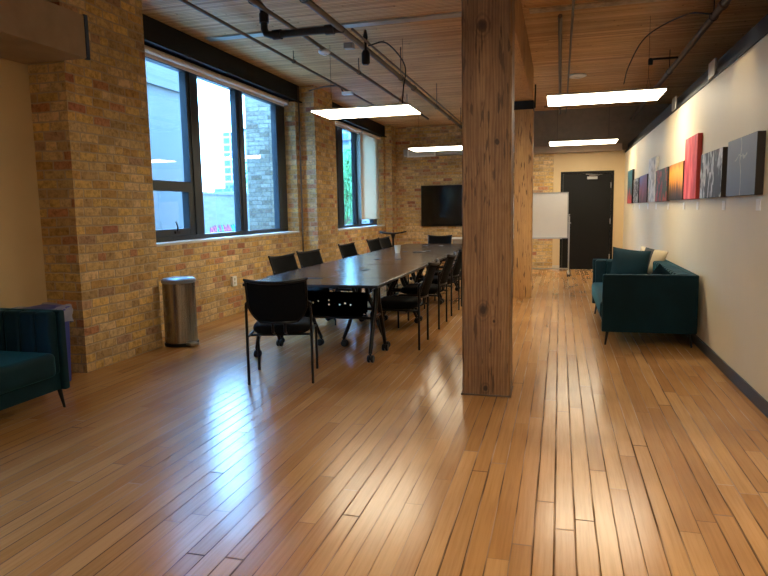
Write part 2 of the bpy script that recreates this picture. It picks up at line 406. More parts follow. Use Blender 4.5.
# painted back wall with the door opening
DX0, DX1, DZ = .06, 1.10, 2.17
struct(MB().box(-.15, DX0-.0, YB, YB+.25, 0, 2.66).box(DX1, 4.2, YB, YB+.25, 0, 2.66).box(DX0, DX1, YB, YB+.25, DZ, 2.66).obj('wall_back', M_beige))
struct(MB().box(-.6, 4.2, YB+.02, YB+.25, 2.66, CZ).obj('wall_back_upper', M_darkwall))
struct(MB().box(DX0-.3, DX1+.3, YB+.9, YB+1.0, 0, 2.6).obj('wall_corridor', M_darkwall))
struct(MB().box(XR, XR+.14, Y0, YB, 0, 2.59).obj('wall_right', M_cream))
struct(MB().box(4.0, 4.2, Y0, YB, 0, CZ).obj('wall_right_far', M_darkwall))
struct(MB().box(-5.0, 4.2, Y0-.2, Y0, 0, CZ).obj('wall_front', M_beige))
struct(MB().box(XR-.012, XR, Y0, YB-.01, 0, .1).obj('baseboard_right', M_base, bevel=.003))
struct(MB().box(DX1+.05, XR-.012, YB-.012, YB, 0, .1).box(-.15, DX0-.05, YB-.012, YB, 0, .1).obj('baseboard_back', M_sill))
struct(MB().box(XR-.01, XR+.16, Y0, YB, 2.59, 2.63).box(XR+.05, XR+.16, Y0, YB, 2.63, 2.78).obj('trim_1', M_blackbeam))
# timber beam along the post line
beam = struct(MB().box(-.69, -.43, Y0, 10.53, 3.07, CZ).obj('beam', M_timber2, bevel=.012)); beam.name = 'trim_2'

# windows
def window(idx, ya, yb, z0, z1, bars, transom, opener):
    X = -4.65
    f = MB()
    f.box(X-.08, X+.02, ya, yb, z0, z0+.06); f.box(X-.08, X+.02, ya, yb, z1-.06, z1); f.box(X-.08, X+.02, ya, ya+.07, z0+.06, z1-.06); f.box(X-.08, X+.02, yb-.34, yb, z0+.06, z1-.06)
    fr = struct(f.obj('window_%d' % idx, M_frame, bevel=.006))
    edges = [ya+.07]
    for (a, b) in bars:
        MB().box(X-.07, X+.03, a, b, z0+.06, z1-.06).box(X+.03, X+.045, a+.06, b-.06, z0+.06, z1-.06).obj('mullion', M_frame, fr, bevel=.005)
        edges += [a, b]
    edges.append(yb-.34)
    for k in range(0, len(edges), 2):
        MB().box(X-.035, X-.029, edges[k]-.01, edges[k+1]+.01, z0+.04, z1-.04).obj('pane', M_glass, fr)
    ta, tb, tz0, tz1 = transom
    MB().box(X-.07, X+.035, ta, tb, tz0, tz1).obj('transom', M_frame, fr, bevel=.005)
    s = MB(); s.box(X-.05, X+.05, ta, ta+.07, z0+.06, tz0); s.box(X-.05, X+.05, tb-.10, tb, z0+.06, tz0); s.box(X-.05, X+.05, ta+.07, tb-.1, z0+.06, z0+.15)
    sash = s.obj('opening_sash', M_frame, fr, bevel=.005)
    h = MB(); h.box(X+.05, X+.07, opener-.05, opener+.05, z0+.09, z0+.12); h.tube([(X+.06, opener, z0+.11), (X+.09, opener-.03, z0+.17), (X+.08, opener-.05, z0+.24)], .009)
    h.obj('crank_handle', M_black, sash, smooth=True)
    MB().box(X+.0, XL+.015, ya, yb, z0-.035, z0).obj('window_sill', M_sill, fr, bevel=.004)
    return fr
window(1, W1a, W1b, WZ0+.03, WZ1, [(7.36, 7.64), (8.66, 8.88)], (W1a+.07, 7.36, 1.70, 1.83), 6.95)
window(2, W2a, W2b, W2z0+.03, W2z1, [(12.98, 13.45), (14.32, 14.72)], (W2a+.07, 12.98, 1.80, 1.92), 12.7)
f3 = MB()  # unseen window, added to bring daylight onto the near wall and floor
for (a, b) in ((W3a, W3a+.07), (-1.93, -1.73), (-.2, 0.0), (W3b-.07, W3b)): f3.box(-4.76, -4.66, a, b, 1.06, 3.28)
f3.box(-4.76, -4.66, W3a, W3b, 1.06, 1.12).box(-4.76, -4.66, W3a, W3b, 3.22, 3.28)
fr3 = struct(f3.obj('window_3', M_frame))
for (a, b) in ((W3a+.06, -1.92), (-1.74, -.19), (-.01, W3b-.06)): MB().box(-4.715, -4.709, a, b, 1.11, 3.23).obj('pane', M_glass, fr3)
# black steel lintels over the windows
for k, (a, b) in enumerate(((5.84, 10.6), (11.52, 16.25))):
    struct(MB().box(XL-.1, XL+.01, a, b, 3.31, CZ).box(XL-.1, XL+.06, a, b, 3.31, 3.33).obj('trim_%d' % (3+k), M_blackbeam, bevel=.004))
# roller blinds
def blind(ya, yb, z_low, label, name='roller_blind'):
    t = thing(name, label, 'blind', (-4.50, ya, 3.265), 0)
    L = yb-ya
    MB().tube([(0,0,0), (0,L,0)], .036, 18).obj('roller', M_roll, t, smooth=True)
    for q in (-.012, L): MB().box(-.04, .04, q, q+.012, -.05, .045).obj('bracket', M_alu, t)
    if z_low:
        MB().box(-.033, -.030, .02, L-.02, z_low-3.265, 0).obj('blind_fabric', M_blind, t)
        MB().box(-.042, -.022, .02, L-.02, z_low-3.29, z_low-3.265).obj('hem_bar', M_blind, t, bevel=.004)
    else:
        MB().box(-.036, -.028, .02, L-.02, -.07, -.02).obj('hem_bar', M_roll, t, bevel=.004)
blind(6.2, 10.2, None, 'rolled up pale roller blind across the top of the large near window')
blind(12.5, 14.35, None, 'rolled up roller blind over the left lights of the far window')
blind(14.42, 16.0, 1.24, 'lowered beige roller blind on the right side of the far window')

# door
d = struct(MB().box(DX0-.05, DX0, YB-.02, YB+.2, 0, DZ+.05).box(DX1, DX1+.05, YB-.02, YB+.2, 0, DZ+.05).box(DX0, DX1, YB-.02, YB+.2, DZ, DZ+.05).obj('door_1', M_doorblack, bevel=.004))
MB().box(DX0+.004, DX1-.004, YB+.02, YB+.065, .008, DZ-.004).obj('door_leaf', M_doorblack, d, bevel=.003)
MB().box(.58, .80, YB-.045, YB+.018, DZ-.13, DZ-.07).tube([(.62, YB-.05, DZ-.06), (.9, YB-.2, DZ-.04), (.55, YB-.02, DZ-.02)], .009).obj('door_closer', M_alu, d, bevel=.004)
MB().box(.12, .16, YB+.005, YB+.02, 1.0, 1.14).tube([(.14, YB+.01, 1.07), (.14, YB-.05, 1.07), (.25, YB-.05, 1.07)], .01).obj('door_handle', M_alu, d, smooth=True)
for z in (.3, 1.1, 1.9): MB().box(DX1-.02, DX1+.012, YB-.008, YB+.02, z-.06, z+.06).obj('hinge', M_alu, d)

# posts
def post(x0, x1, y0, y1, z1, mat, label):
    t = thing('timber_post', label, 'post', ((x0+x1)/2, (y0+y1)/2, 0))
    hx, hy = (x1-x0)/2, (y1-y0)/2
    b = bmesh.new(); n = 40; rings = []
    rnd = random.Random(int(y0*10)); c = .014
    for i in range(n+1):
        z = z1*i/n; r = []
        for (a, e) in ((-hx+c, -hy), (hx-c, -hy), (hx, -hy+c), (hx, hy-c), (hx-c, hy), (-hx+c, hy), (-hx, hy-c), (-hx, -hy+c)):
            r.append(b.verts.new((a+rnd.uniform(-.0025, .0025), e+rnd.uniform(-.0025, .0025), z)))
        rings.append(r)
    for a, e in zip(rings, rings[1:]):
        for k in range(8): b.faces.new((a[k], a[(k+1)%8], e[(k+1)%8], e[k]))
    b.faces.new(rings[0][::-1]); b.faces.new(rings[-1]); bmesh.ops.recalc_face_normals(b, faces=b.faces)
    mb = MB(); mb.join(b); mb.obj('shaft', mat, t)
    return t
p1 = post(-.705, -.345, 4.74, 5.02, 3.07, M_timber, 'massive square timber post standing nearest in the middle of the floor')
MB().box(-.19, .19, -.15, .15, 0, .012).obj('base_shim', M_bark, p1, bevel=.004)
p2 = post(-.70, -.42, 10.24, 10.52, 3.07, M_timber2, 'lighter orange timber post half hidden behind the near post')
MB().box(-.15, .15, -.15, .15, 2.93, 3.06).obj('steel_bracket', M_black, p2, bevel=.006)
MB().tube([(.165, -.1, 2.95), (.17, -.1, 3.3)], .012).obj('bracket_rod', M_black, p2, smooth=True)

# ------------------------------------------------------------------ services on the ceiling
def rod(mb, x, y, z0, z1, r=.006): mb.tube([(x, y, z0), (x, y, z1)], r, 8)
def pipe(name, label, cat, pts, r, mat, hangers=(), couplings=(), zt=CZ):
    x, y, z = pts[0]
    t = thing(name, label, cat, (x, y, z))
    o = Vector((x, y, z)); loc = [Vector(p)-o for p in pts]
    MB().tube(loc, r, 14).obj('pipe_run', mat, t, smooth=True)
    for (hx, hy, hz) in hangers:
        h = MB(); rod(h, hx-x, hy-y, hz-z, zt-z); h.lathe([(r+.004, -.012), (r+.01, -.012), (r+.01, .012), (r+.004, .012)], 16, Matrix.Translation((hx-x, hy-y, hz-z)) @ Matrix.Rotation(PI/2, 4, 'X'))
        h.obj('hanger', M_pipeblack, t, smooth=True)
    for (cx, cy, cz, ax) in couplings:
        MB().lathe([(0, -.045), (r+.012, -.045), (r+.012, .045), (0, .045)], 16, Matrix.Translation((cx-x, cy-y, cz-z)) @ Matrix.Rotation(PI/2, 4, ax)).obj('coupling', mat, t, smooth=True)
    return t
pipe('conduit', 'thin grey conduit along the ceiling nearest the window wall', 'pipe', [(-3.53, 2, 3.46), (-3.53, 12.6, 3.46)], .018, M_pipe, [(-3.53, 5, 3.46), (-3.53, 8.3, 3.46)])
pipe('conduit', 'grey conduit along the ceiling carrying the round junction box', 'pipe', [(-2.82, 2, 3.4), (-2.82, 14, 3.4)], .022, M_pipe, [(-2.82, 4.5, 3.4), (-2.82, 9, 3.4), (-2.82, 12, 3.4)])
mp_ = pipe('main_pipe', 'thick grey pipe running down the ceiling above the long table', 'pipe', [(-2.1, 2, 3.2), (-2.1, 16.6, 3.2)], .029, M_pipe, [(-2.1, 5.2, 3.2), (-2.1, 8.6, 3.2), (-2.1, 11.2, 3.2), (-2.1, 14, 3.2)], [(-2.1, 9.4, 3.2, 'X'), (-2.1, 12.6, 3.2, 'X')])
pipe('conduit', 'slim conduit tied alongside the thick pipe above the table', 'pipe', [(-2.035, 6.3, 3.23), (-2.035, 15, 3.23)], .013, M_pipe)
pipe('sprinkler_pipe', 'black iron pipe with elbows dropping and crossing to the thick pipe', 'pipe',
     [(-2.9, 2, 3.47), (-2.9, 6.0, 3.47), (-2.9, 6.08, 3.45), (-2.9, 6.1, 3.4), (-2.9, 6.1, 3.26), (-2.88, 6.1, 3.21), (-2.82, 6.1, 3.19), (-2.2, 6.1, 3.19), (-2.14, 6.11, 3.19), (-2.1, 6.18, 3.2)], .036, M_pipeblack,
     [(-2.9, 5.0, 3.47)], [(-2.9, 6.1, 3.36, 'Z'), (-2.76, 6.1, 3.19, 'Y'), (-2.2, 6.1, 3.19, 'Y'), (-2.9, 5.9, 3.47, 'X')])
pipe('conduit', 'grey conduit running above the top of the picture wall', 'pipe', [(1.46, 2, 3.3), (1.46, 14.9, 3.3)], .035, M_pipe, [(1.46, 4.5, 3.3), (1.46, 7.3, 3.3), (1.46, 10, 3.3)], [(1.46, 6.9, 3.3, 'X')])
pipe('conduit', 'thicker of two close ceiling conduits right of the timber posts', 'pipe', [(-.03, 7.5, 3.5), (-.03, 15, 3.5)], .024, M_pipe)
pipe('conduit', 'thinner of two close ceiling conduits right of the timber posts', 'pipe', [(.10, 2, 3.5), (.10, 15, 3.5)], .014, M_pipe)
pipe('conduit', 'vertical conduit on the brick corner between the two windows', 'pipe', [(-4.39, 10.48, 0.02), (-4.39, 10.48, 3.58)], .014, M_pipe)
pipe('conduit', 'cross conduit under the ceiling before the back wall right of the posts', 'pipe', [(-.35, 13.9, 3.5), (1.4, 13.9, 3.5)], .018, M_pipe)
tag(MB().box(-4.3, -.72, 7.32, 7.46, CZ-.02, CZ).obj('ceiling_strip', M_galv, bevel=.003), 'shiny metal strip crossing the plank ceiling left of the post', 'metal strip')
tag(MB().box(-.36, 1.36, 7.45, 7.6, CZ-.02, CZ).obj('ceiling_strip', plain('peeling white strip', S('b7a489'), .7, noise=.45, nscale=7), bevel=.003), 'peeling whitish strip crossing the ceiling right of the post', 'metal strip')
# spot head under the thick pipe
t = thing('spotlight', 'black cylinder spotlight hanging from the thick pipe', 'lamp', (-2.05, 6.8, 3.2))
MB().lathe([(0, -.21), (.03, -.21), (.045, -.19), (.045, -.09), (.03, -.06), (0, -.06)], 20).obj('lamp_body', M_black, t, smooth=True)
MB().tube([(0,0,-.07), (0,0,.05)], .014).lathe([(0,.04), (.02,.04), (.028,.08), (.012,.15), (0,.16)], 12).obj('stem', M_black, t, smooth=True)
t = tag(MB().box(-.05, .05, -.04, .04, -.03, .03).obj('junction_box', M_galv, bevel=.006), 'small grey box clipped beside the black spotlight', 'junction box'); t.location = (-2.17, 6.6, 3.15)
def curve_pts(P, n=24):
    P = [Vector(p) for p in P]; out = []
    Q = [P[0]*2-P[1]] + P + [P[-1]*2-P[-2]]
    for i in range(1, len(Q)-2):
        for k in range(n//(len(P)-1)+1):
            s = k/(n//(len(P)-1)+1); a, b, c, d_ = Q[i-1], Q[i], Q[i+1], Q[i+2]
            out.append(.5*((2*b)+(-a+c)*s+(2*a-5*b+4*c-d_)*s*s+(-a+3*b-3*c+d_)*s**3))
    out.append(P[-1]); return out
tag(MB().tube(curve_pts([(-2.03, 6.85, 3.2), (-1.92, 7.2, 3.3), (-1.88, 7.9, 3.2), (-1.95, 8.1, 2.95), (-1.98, 8.15, 2.76)]), .008, 8).obj('power_cable', M_black, smooth=True), 'black cable curving from the pipe down to the left near light panel', 'cable')
tag(MB().tube(curve_pts([(1.42, 7.2, 3.3), (1.25, 7.6, 3.42), (.95, 8.3, 3.4), (.82, 8.9, 3.2), (.8, 9.3, 3.05)]), .008, 8).obj('power_cable', M_black, smooth=True), 'thin black cable arcing below the ceiling by the picture wall', 'cable')
# round detectors
def detector(loc, label, r=.075):
    t = thing('smoke_detector', label, 'smoke detector', loc)
    MB().lathe([(0, 0), (r*.9, 0), (r, -.012), (r, -.03), (r*.75, -.045), (0, -.048)], 28).obj('base', M_white, t, smooth=True)
    MB().lathe([(0, -.048), (r*.35, -.048), (r*.3, -.06), (0, -.062)], 20).obj('sensor_dome', M_white, t, smooth=True)
detector((.24, 11.3, CZ), 'round white smoke detector on the ceiling right of the posts', .15)
detector((-2.82, 7.6, 3.39), 'round junction box and detector on the middle conduit', .075)
t = thing('emergency_light', 'small white emergency light on a curved arm beside the brick pier', 'lamp', (-3.45, 10.35, 3.4))
MB().box(-.09, .09, -.05, .05, -.05, 0).obj('lamp_body', M_white, t, bevel=.01)
MB().tube(curve_pts([(-.69, .0, .06), (-.4, 0, .11), (-.15, 0, .1), (-.08, 0, 0)]), .012, 8).obj('conduit_arm', M_pipe, t, smooth=True)
# picture spotlights on the conduit, aimed at the wall
def wall_spot(x, y, label, ty, power=SPOT, size=58):
    t = thing('picture_spotlight', label, 'lamp', (x, y, 3.3), 0)
    MB().box(-.02, .33, -.012, .012, -.012, .012).obj('arm', M_black, t)
    MB().lathe([(0, .0), (.026, 0), (.03, .015), (.03, .07), (.018, .085), (0, .085)], 18, Matrix.Translation((0, 0, -.07))).obj('lamp_body', M_black, t, smooth=True)
    l = bpy.data.lights.new('spot', 'SPOT'); l.energy = power; l.spot_size = math.radians(size); l.spot_blend = .7; l.color = (1, .8, .5); l.shadow_soft_size = .03
    o = bpy.data.objects.new('spot', l); col.objects.link(o); o.parent = t; o.location = (0, 0, -.085)
    dvec = Vector((XR-x, ty-y, 1.9-3.16)); o.rotation_euler = dvec.to_track_quat('-Z', 'Y').to_euler()
for (y, lb) in ((5.7, 'nearest small black spotlight above the picture wall'), (9.1, 'middle small black spotlight above the picture wall'), (12.0, 'farthest small black spotlight above the picture wall')):
    wall_spot(1.10, y, lb, y)
# light panels
def make_panel(loc, w, l, label, group):
    t = thing('light_panel', label, 'ceiling light', loc, 0, group)
    MB().box(-w/2, w/2, -l/2, l/2, .012, .034).obj('housing', M_alu, t, bevel=.004)
    MB().box(-w/2+.008, w/2-.008, -l/2+.008, l/2-.008, 0, .013).obj('diffuser', M_panel, t)
    for sx_ in (-1, 1):
        h = MB()
        for sy in (-1, 1):
            h.tube([(sx_*w*.38, sy*l*.4, .04), (sx_*w*.38, 0, .22)], .0018, 6)
        h.tube([(sx_*w*.38, 0, .22), (sx_*w*.38, 0, CZ-loc[2]-.001)], .0025, 6)
        h.obj('suspension_wire', M_black, t)
    MB().box(-.12, .12, -.05, .05, .034, .07).obj('driver_box', M_white, t)
    return t
G = 'hanging flat light panels'
pn = make_panel((-2.47, 8.2, 2.7), 1.30, .72, 'lit rectangular panel hanging left of the post, above the long table', G)
dup(pn, (.48, 8.2, 2.7), 0, 'lit rectangular panel hanging right of the post, nearer of the two')
dup(pn, (-2.45, 13.6, 2.7), 0, 'lit panel hanging left of the post, in front of the back wall television')
dup(pn, (.42, 13.6, 2.7), 0, 'lit panel hanging right of the post, above the whiteboard and door')
dup(pn, (.45, 2.6, 2.7), 0, 'unseen lit panel added over the floor straight above the camera', G)  # added out of view to light the near floor and wall
dup(pn, (.45, -2.8, 2.7), 0, 'unseen lit panel added behind the camera', G)  # another added panel, unseen, extra lamp light for the near end

# ducts
t = thing('air_duct', 'large painted duct running along the beige wall to the brick pier', 'duct', (-4.17, 0, 2.73))
MB().box(-.32, .32, -5.9, 4.66, 0, .35).obj('duct_body', M_duct, t, bevel=.006)
MB().box(.30, .33, 4.655, 4.69, -.005, .355).obj('end_tape', M_tape, t)
for y in (0.8, 2.9): MB().box(-.325, .33, y, y+.04, -.012, .362).obj('flange', M_galv, t)
tag(MB().tube([(-4.25, -5.9, 3.3), (-4.25, 4.69, 3.3)], .05, 14).obj('drain_pipe', M_pipeblack, smooth=True), 'dark pipe above the painted duct at the upper left', 'pipe')
t = thing('air_duct', 'grey duct with a white grille high on the brick back wall', 'duct', (-3.0, 16.45, 2.79))
MB().box(-.95, 2.3, -.12, .23, .03, .2).obj('duct_body', M_galv, t, bevel=.006)
g_ = MB()
g_.box(-.84, -.1, -.15, -.12, -.01, .03).box(-.84, -.1, -.15, -.12, .19, .23).box(-.84, -.80, -.15, -.12, .03, .19).box(-.14, -.1, -.15, -.12, .03, .19)
gr = g_.obj('grille_frame', M_white, t)
s_ = MB()
for k in range(7): s_.box(-.80, -.14, -.145, -.125, .04+k*.021, .048+k*.021)
s_.obj('louvre_blades', M_white, gr)
tag(MB().box(-.58, 1.28, YB-.28, YB-.02, 2.63, 2.78).obj('air_duct', M_duct, bevel=.006), 'long beige duct above the black door on the back wall', 'duct')
for k, (y, z) in enumerate(((6.7, 2.66), (8.75, 2.66))):
    tag(MB().box(XR-.03, XR-.0105, y-.13, y+.13, 2.6, 2.75).obj('junction_box', M_galv, bevel=.004), ['small grey box on the wall top above the near pictures', 'small grey box on the wall top above the far pictures'][k], 'junction box')

# ------------------------------------------------------------------ tables
def caster_mb(x, y):
    c = MB()
    for s in (-1, 1):
        c.lathe([(0, -.012), (.031, -.012), (.036, -.007), (.036, .007), (.031, .012), (0, .012)], 20, Matrix.Translation((x+s*.018, y+.012, .036)) @ Matrix.Rotation(PI/2, 4, 'Y'))
    c.box(x-.007, x+.007, y-.018, y+.02, .03, .07); c.tube([(x, y, .055), (x, y, .095)], .011, 10)
    return c
def leg_mb(x, half, ztop, inward):
    """arched steel leg: a vertical post that splits into two curved feet"""
    L = MB()
    for s in (-1, 1):
        pts = curve_pts([(x, s*.03, ztop), (x, s*.05, ztop-.15), (x, s*.11, .42), (x, s*(half-.07), .25), (x, s*half, .085)], 20)
        n = len(pts); rs = [.026 - .008*i/n for i in range(n)]
        L.tube(pts, rs, 10)
    L.tube([(x, -.2, ztop), (x, .2, ztop)], .02, 10)
    L.tube([(x, -.12, .41), (x, .12, .41)], .015, 10)
    return L
def make_table(w, d, label, group, legx, half, panel=True, slots=()):
    """w along local x, d along local y"""
    t = thing('folding_table', label, 'table', (0,0,0), 0, group)
    top = MB().box(-w/2, w/2, -d/2, d/2, .712, .74).obj('tabletop', M_top, t, bevel=.004)
    for (sx_, sy) in slots:
        MB().box(sx_-.09, sx_+.09, sy-.035, sy+.035, .7395, .7425).obj('power_lid', M_black, top, bevel=.001)
    MB().box(-w/2-.003, w/2+.003, -d/2-.003, -d/2+.001, .714, .738).box(-w/2-.003, w/2+.003, d/2-.001, d/2+.003, .714, .738).box(-w/2-.003, -w/2+.001, -d/2, d/2, .714, .738).box(w/2-.001, w/2+.003, -d/2, d/2, .714, .738).obj('edge_band', M_topedge, t)
    for s in (-1, 1):
        lg = leg_mb(s*legx, half, .70, -s).obj('leg', M_chairmetal, t, smooth=True)
        for q in (-1, 1): caster_mb(s*legx, q*half).obj('caster', M_black, lg, smooth=True)
    MB().tube([(-legx, 0, .38), (legx, 0, .38)], .014, 10).box(-legx, legx, -.03, .03, .68, .71).obj('stretcher', M_chairmetal, t)
    if panel:
        b = bmesh.new(); nx = int((2*legx-.06)/.0135); nz = 16; x0 = -legx+.03; px = .0135; pz = .0145; z0 = .43
        holes = set()
        for (cx, cz) in ((nx//2-8, 8), (nx//2-4, 8), (nx//2, 8), (nx//2+4, 9), (nx//2-10, 11), (nx//2-6, 11), (nx//2-10, 5), (nx//2-2, 5), (nx//2+12, 10), (nx//2+16, 8), (nx//2+20, 7), (nx//2+24, 8), (nx//2+12, 7), (nx//2+16, 5), (nx//2+28, 7), (nx//2-30, 6), (nx//2-27, 6), (nx//2-24, 7), (nx//2-33, 9), (nx//2-36, 6), (nx//2-21, 9)):
            holes.add((cx, cz))
        V = [[b.verts.new((x0+i*px, -d/2+.10, z0+j*pz)) for j in range(nz+1)] for i in range(nx+1)]
        for i in range(nx):
            for j in range(nz):
                if (i, j) in holes: continue
                if j < 3 and (i < 4-j or i > nx-5+j): continue
                b.faces.new((V[i][j], V[i+1][j], V[i+1][j+1], V[i][j+1]))
        bmesh.ops.solidify(b, geom=b.faces[:], thickness=.002)
        mb = MB(); mb.join(b); mb.obj('modesty_panel', M_black, t)
    return t
GT = 'dark folding tables pushed together as one long table'
cr_ = make_table(1.36, .62, 'cross placed folding table forming the near end of the long table', GT, .585, .26, True, [(-.15, .22)])
cr_.location = (-2.28, 5.84, 0)
ct = make_table(1.6, .705, 'x', GT, .74, .23, False, [(0, -.2)])
rows = [6.97, 8.59, 10.21, 11.83]
rn = ['first row behind the cross placed near table', 'second row from the near end', 'third row from the near end, by the white cup', 'last row, nearest the television']
for i, y in enumerate(rows):
    for j, x in enumerate((-2.665, -1.955)):
        lb = 'dark table on the %s side, %s' % (('window', 'post')[j], rn[i])
        rz = PI/2 if j == 0 else -PI/2
        if i == 0 and j == 0: ct.location = (x, y, 0); ct.rotation_euler = (0, 0, rz); ct['label'] = lb
        else: dup(ct, (x, y, 0), rz, lb)
t = thing('plastic_cup', 'small white tub standing on the long table', 'cup', (-2.5, 9.85, .7405))
MB().lathe([(0, 0), (.038, 0), (.052, .12), (.055, .125), (.05, .123), (.036, .006), (0, .006)], 24).obj('cup_body', M_cup, t, smooth=True)
tag(MB().box(-2.28, -2.14, 9.98, 10.06, .7405, .755).obj('remote_control', M_black, bevel=.004), 'small black remote lying beside the white tub on the table', 'remote')
tag(MB().box(-2.16, -2.06, 10.3, 10.36, .7405, .75).obj('cable_adapter', M_black, bevel=.004), 'tiny black adapter on the table beyond the remote', 'adapter')

# ------------------------------------------------------------------ chairs
def make_chair():
    t = thing('conference_chair', 'x', 'chair')
    # seat
    def seat():
        m_ = MB(); b = bmesh.new(); n = 28; R = []
        for (sc, z) in ((.0, .402), (.84, .402), (.97, .418), (1.02, .445), (1.0, .478), (.9, .497), (.5, .496), (0, .492)):
            ring = []
            for k in range(n):
                a = 2*PI*k/n; ex = .55
                x = math.copysign(abs(math.cos(a))**ex, math.cos(a))*.245*sc; y = math.copysign(abs(math.sin(a))**ex, math.sin(a))*.235*sc
                ring.append(b.verts.new((x, y+.02, z - (.012 if y > .2 and z > .44 else 0))) if sc else None)
            R.append(ring if sc else [b.verts.new((0, .02, z))])
        for a, c in zip(R, R[1:]):
            for k in range(n):
                k2 = (k+1) % n
                if len(a) == 1: b.faces.new((a[0], c[k2], c[k]))
                elif len(c) == 1: b.faces.new((a[k], a[k2], c[0]))
                else: b.faces.new((a[k], a[k2], c[k2], c[k]))
        bmesh.ops.recalc_face_normals(b, faces=b.faces); m_.join(b); return m_
    seat().obj('seat', M_seat, t, smooth=True, subs=1)
    for s in (-1, 1):
        MB().tube([(s*.265, -.25, 0), (s*.265, -.25, .40), (s*.265, -.25, .655), (s*.258, -.262, .69)], .0115, 10).obj('leg', M_chairmetal, t, smooth=True)
        MB().tube([(s*.262, .25, 0), (s*.262, .25, .37), (s*.258, .235, .40), (s*.25, .20, .405), (s*.262, -.25, .405)], .0115, 10).obj('leg', M_chairmetal, t, smooth=True)
    MB().tube([(-.262, -.12, .395), (.262, -.12, .395)], .011, 8).tube([(-.262, .14, .395), (.262, .14, .395)], .011, 8).obj('seat_frame', M_chairmetal, t, smooth=True)
    # back: curved mesh, wide flared top, narrowing rounded bottom
    def bp(u, v):
        z = .525 + v*.36
        hw = .24 if v > .5 else .24*(1 - .36*((.5-v)/.5)**2.2)
        x = (u*2-1)*hw
        dip = -.022*(1-(abs(u*2-1))**2)*max(0, (v-.8)/.2)
        y = -.262 - .13*v + .05*(u*2-1)**2 - .03*(1-v)*(1-(u*2-1)**2)*.3 - .02
        return Vector((x, y, z+dip))
    MB().grid(bp, 20, 14, .004).obj('backrest', M_mesh, t, smooth=True)
    rim = [bp(i/24, 1) for i in range(25)]
    fr = MB()
    e0, e1 = rim[0], rim[-1]
    fr.tube([e0+Vector((-.016, .012, .006))] + rim + [e1+Vector((.016, .012, .006))], [.008]+[.014]*25+[.008], 8)
    side_l = [bp(0, j/16) for j in range(17)]; side_r = [bp(1, j/16) for j in range(17)]; bot = [bp(i/20, 0) for i in range(21)]
    fr.tube(side_l, .01, 8).tube(side_r, .01, 8).tube(bot, .01, 8)
    for s in (-1, 1):
        q = bp(0 if s < 0 else 1, .5); fr.tube([(s*.265, -.25, .62), (q.x, q.y, q.z), (s*.262, -.256, .68)], .012, 8)
    fr.tube([(-.05, -.265, .53), (-.05, -.255, .44), (-.05, -.14, .40)], .012, 8).tube([(.05, -.265, .53), (.05, -.255, .44), (.05, -.14, .40)], .012, 8)
    fr.obj('back_frame', M_chairmetal, t, smooth=True)
    return t
ch = make_chair()
GC = 'black mesh back chairs around the long table'
ch.location = (-2.29, 4.965, 0); ch.rotation_euler = (0, 0, math.radians(17)); ch['group'] = GC
ch['label'] = 'black mesh back chair alone at the near end, its back to us'
NL = ['first black chair on the window side, counted from the near end', 'second black chair on the window side, counted from the near end', 'third black chair on the window side, standing on its own before the sunlit wall', 'fourth black chair on the window side, left of the farthest pair', 'fifth and farthest black chair on the window side']
NL[2] = 'third black chair on the window side, standing apart in the middle'
# window side faces +x (rz = -90), the chairs turned a little
for (x, y, a), lb in zip(((-3.0, 7.2, -104), (-3.0, 8.06, -106), (-3.04, 9.85, -102), (-3.04, 11.42, -100), (-3.04, 12.2, -100)), NL):
    dup(ch, (x, y, 0), math.radians(a), lb, GC)
NR = ['nearest black chair on the post side, fully seen from the side', 'second black chair on the post side, just behind the nearest', 'third black chair on the post side, between the second and the post', 'farthest visible black chair on the post side, cut off by the post']
for (x, y, a), lb in zip(((-1.62, 6.46, 92), (-1.62, 7.62, 90), (-1.62, 8.6, 88), (-1.62, 9.45, 90)), NR):
    dup(ch, (x, y, 0), math.radians(a), lb, GC)
dup(ch, (-2.4, 12.72, 0), PI, 'black chair at the far head of the table below the television', GC)

# ------------------------------------------------------------------ sofas
def make_sofa(W_, label, group):
    """local: width along x, front towards -y, base at z 0"""
    t = thing('velvet_sofa', label, 'sofa', (0,0,0), 0, group)
    D = .90; H = .735; zb = .14
    MB().box(-W_/2+.02, W_/2-.02, -D/2+.04, D/2-.02, zb, zb+.14, bev=.02).obj('base', M_velvet, t, smooth=True)
    for s in (-1, 1):
        x0 = s*W_/2; x1 = s*(W_/2-.055); xa, xb = min(x0, x1), max(x0, x1)
        arm = MB().box(xa, xb, -D/2, D/2, zb, H, bev=.018, seg=3).obj('arm', M_velvet, t, smooth=True)
        p = MB(); n = 5; y0 = -D/2+.03; st = (D-.2)/n
        for k in range(n):
            xc = s*(W_/2-.055); a, b_ = sorted((xc + s*.01, xc - s*.075))
            p.box(a, b_, y0+k*st, y0+(k+1)*st, .26, H-.004, bev=.034, seg=4)
        p.obj('channel_padding', M_velvet, arm, smooth=True)
    bk = MB().box(-W_/2+.03, W_/2-.03, D/2-.07, D/2, zb, H, bev=.018, seg=3).obj('backrest', M_velvet, t, smooth=True)
    p = MB(); n = 12; st = (W_-.26)/n
    for k in range(n): p.box(-W_/2+.13+k*st, -W_/2+.13+(k+1)*st, D/2-.19, D/2-.05, .30, H-.004, bev=.036, seg=4)
    p.obj('channel_padding', M_velvet, bk, smooth=True)
    MB().box(-W_/2+.125, W_/2-.125, -D/2-.015, D/2-.17, .26, .44, bev=.05, seg=4).obj('seat_cushion', M_velvet, t, smooth=True)
    for sx_ in (-1, 1):
        for sy in (-1, 1):
            MB().tube([(sx_*(W_/2-.05), sy*(D/2-.06), .145), (sx_*(W_/2-.035), sy*(D/2-.04), 0)], [.017, .009], 10).obj('leg', M_black, t, smooth=True)
    return t
sf = make_sofa(2.06, 'teal velvet sofa against the cream wall below the pictures', 'teal velvet sofas')
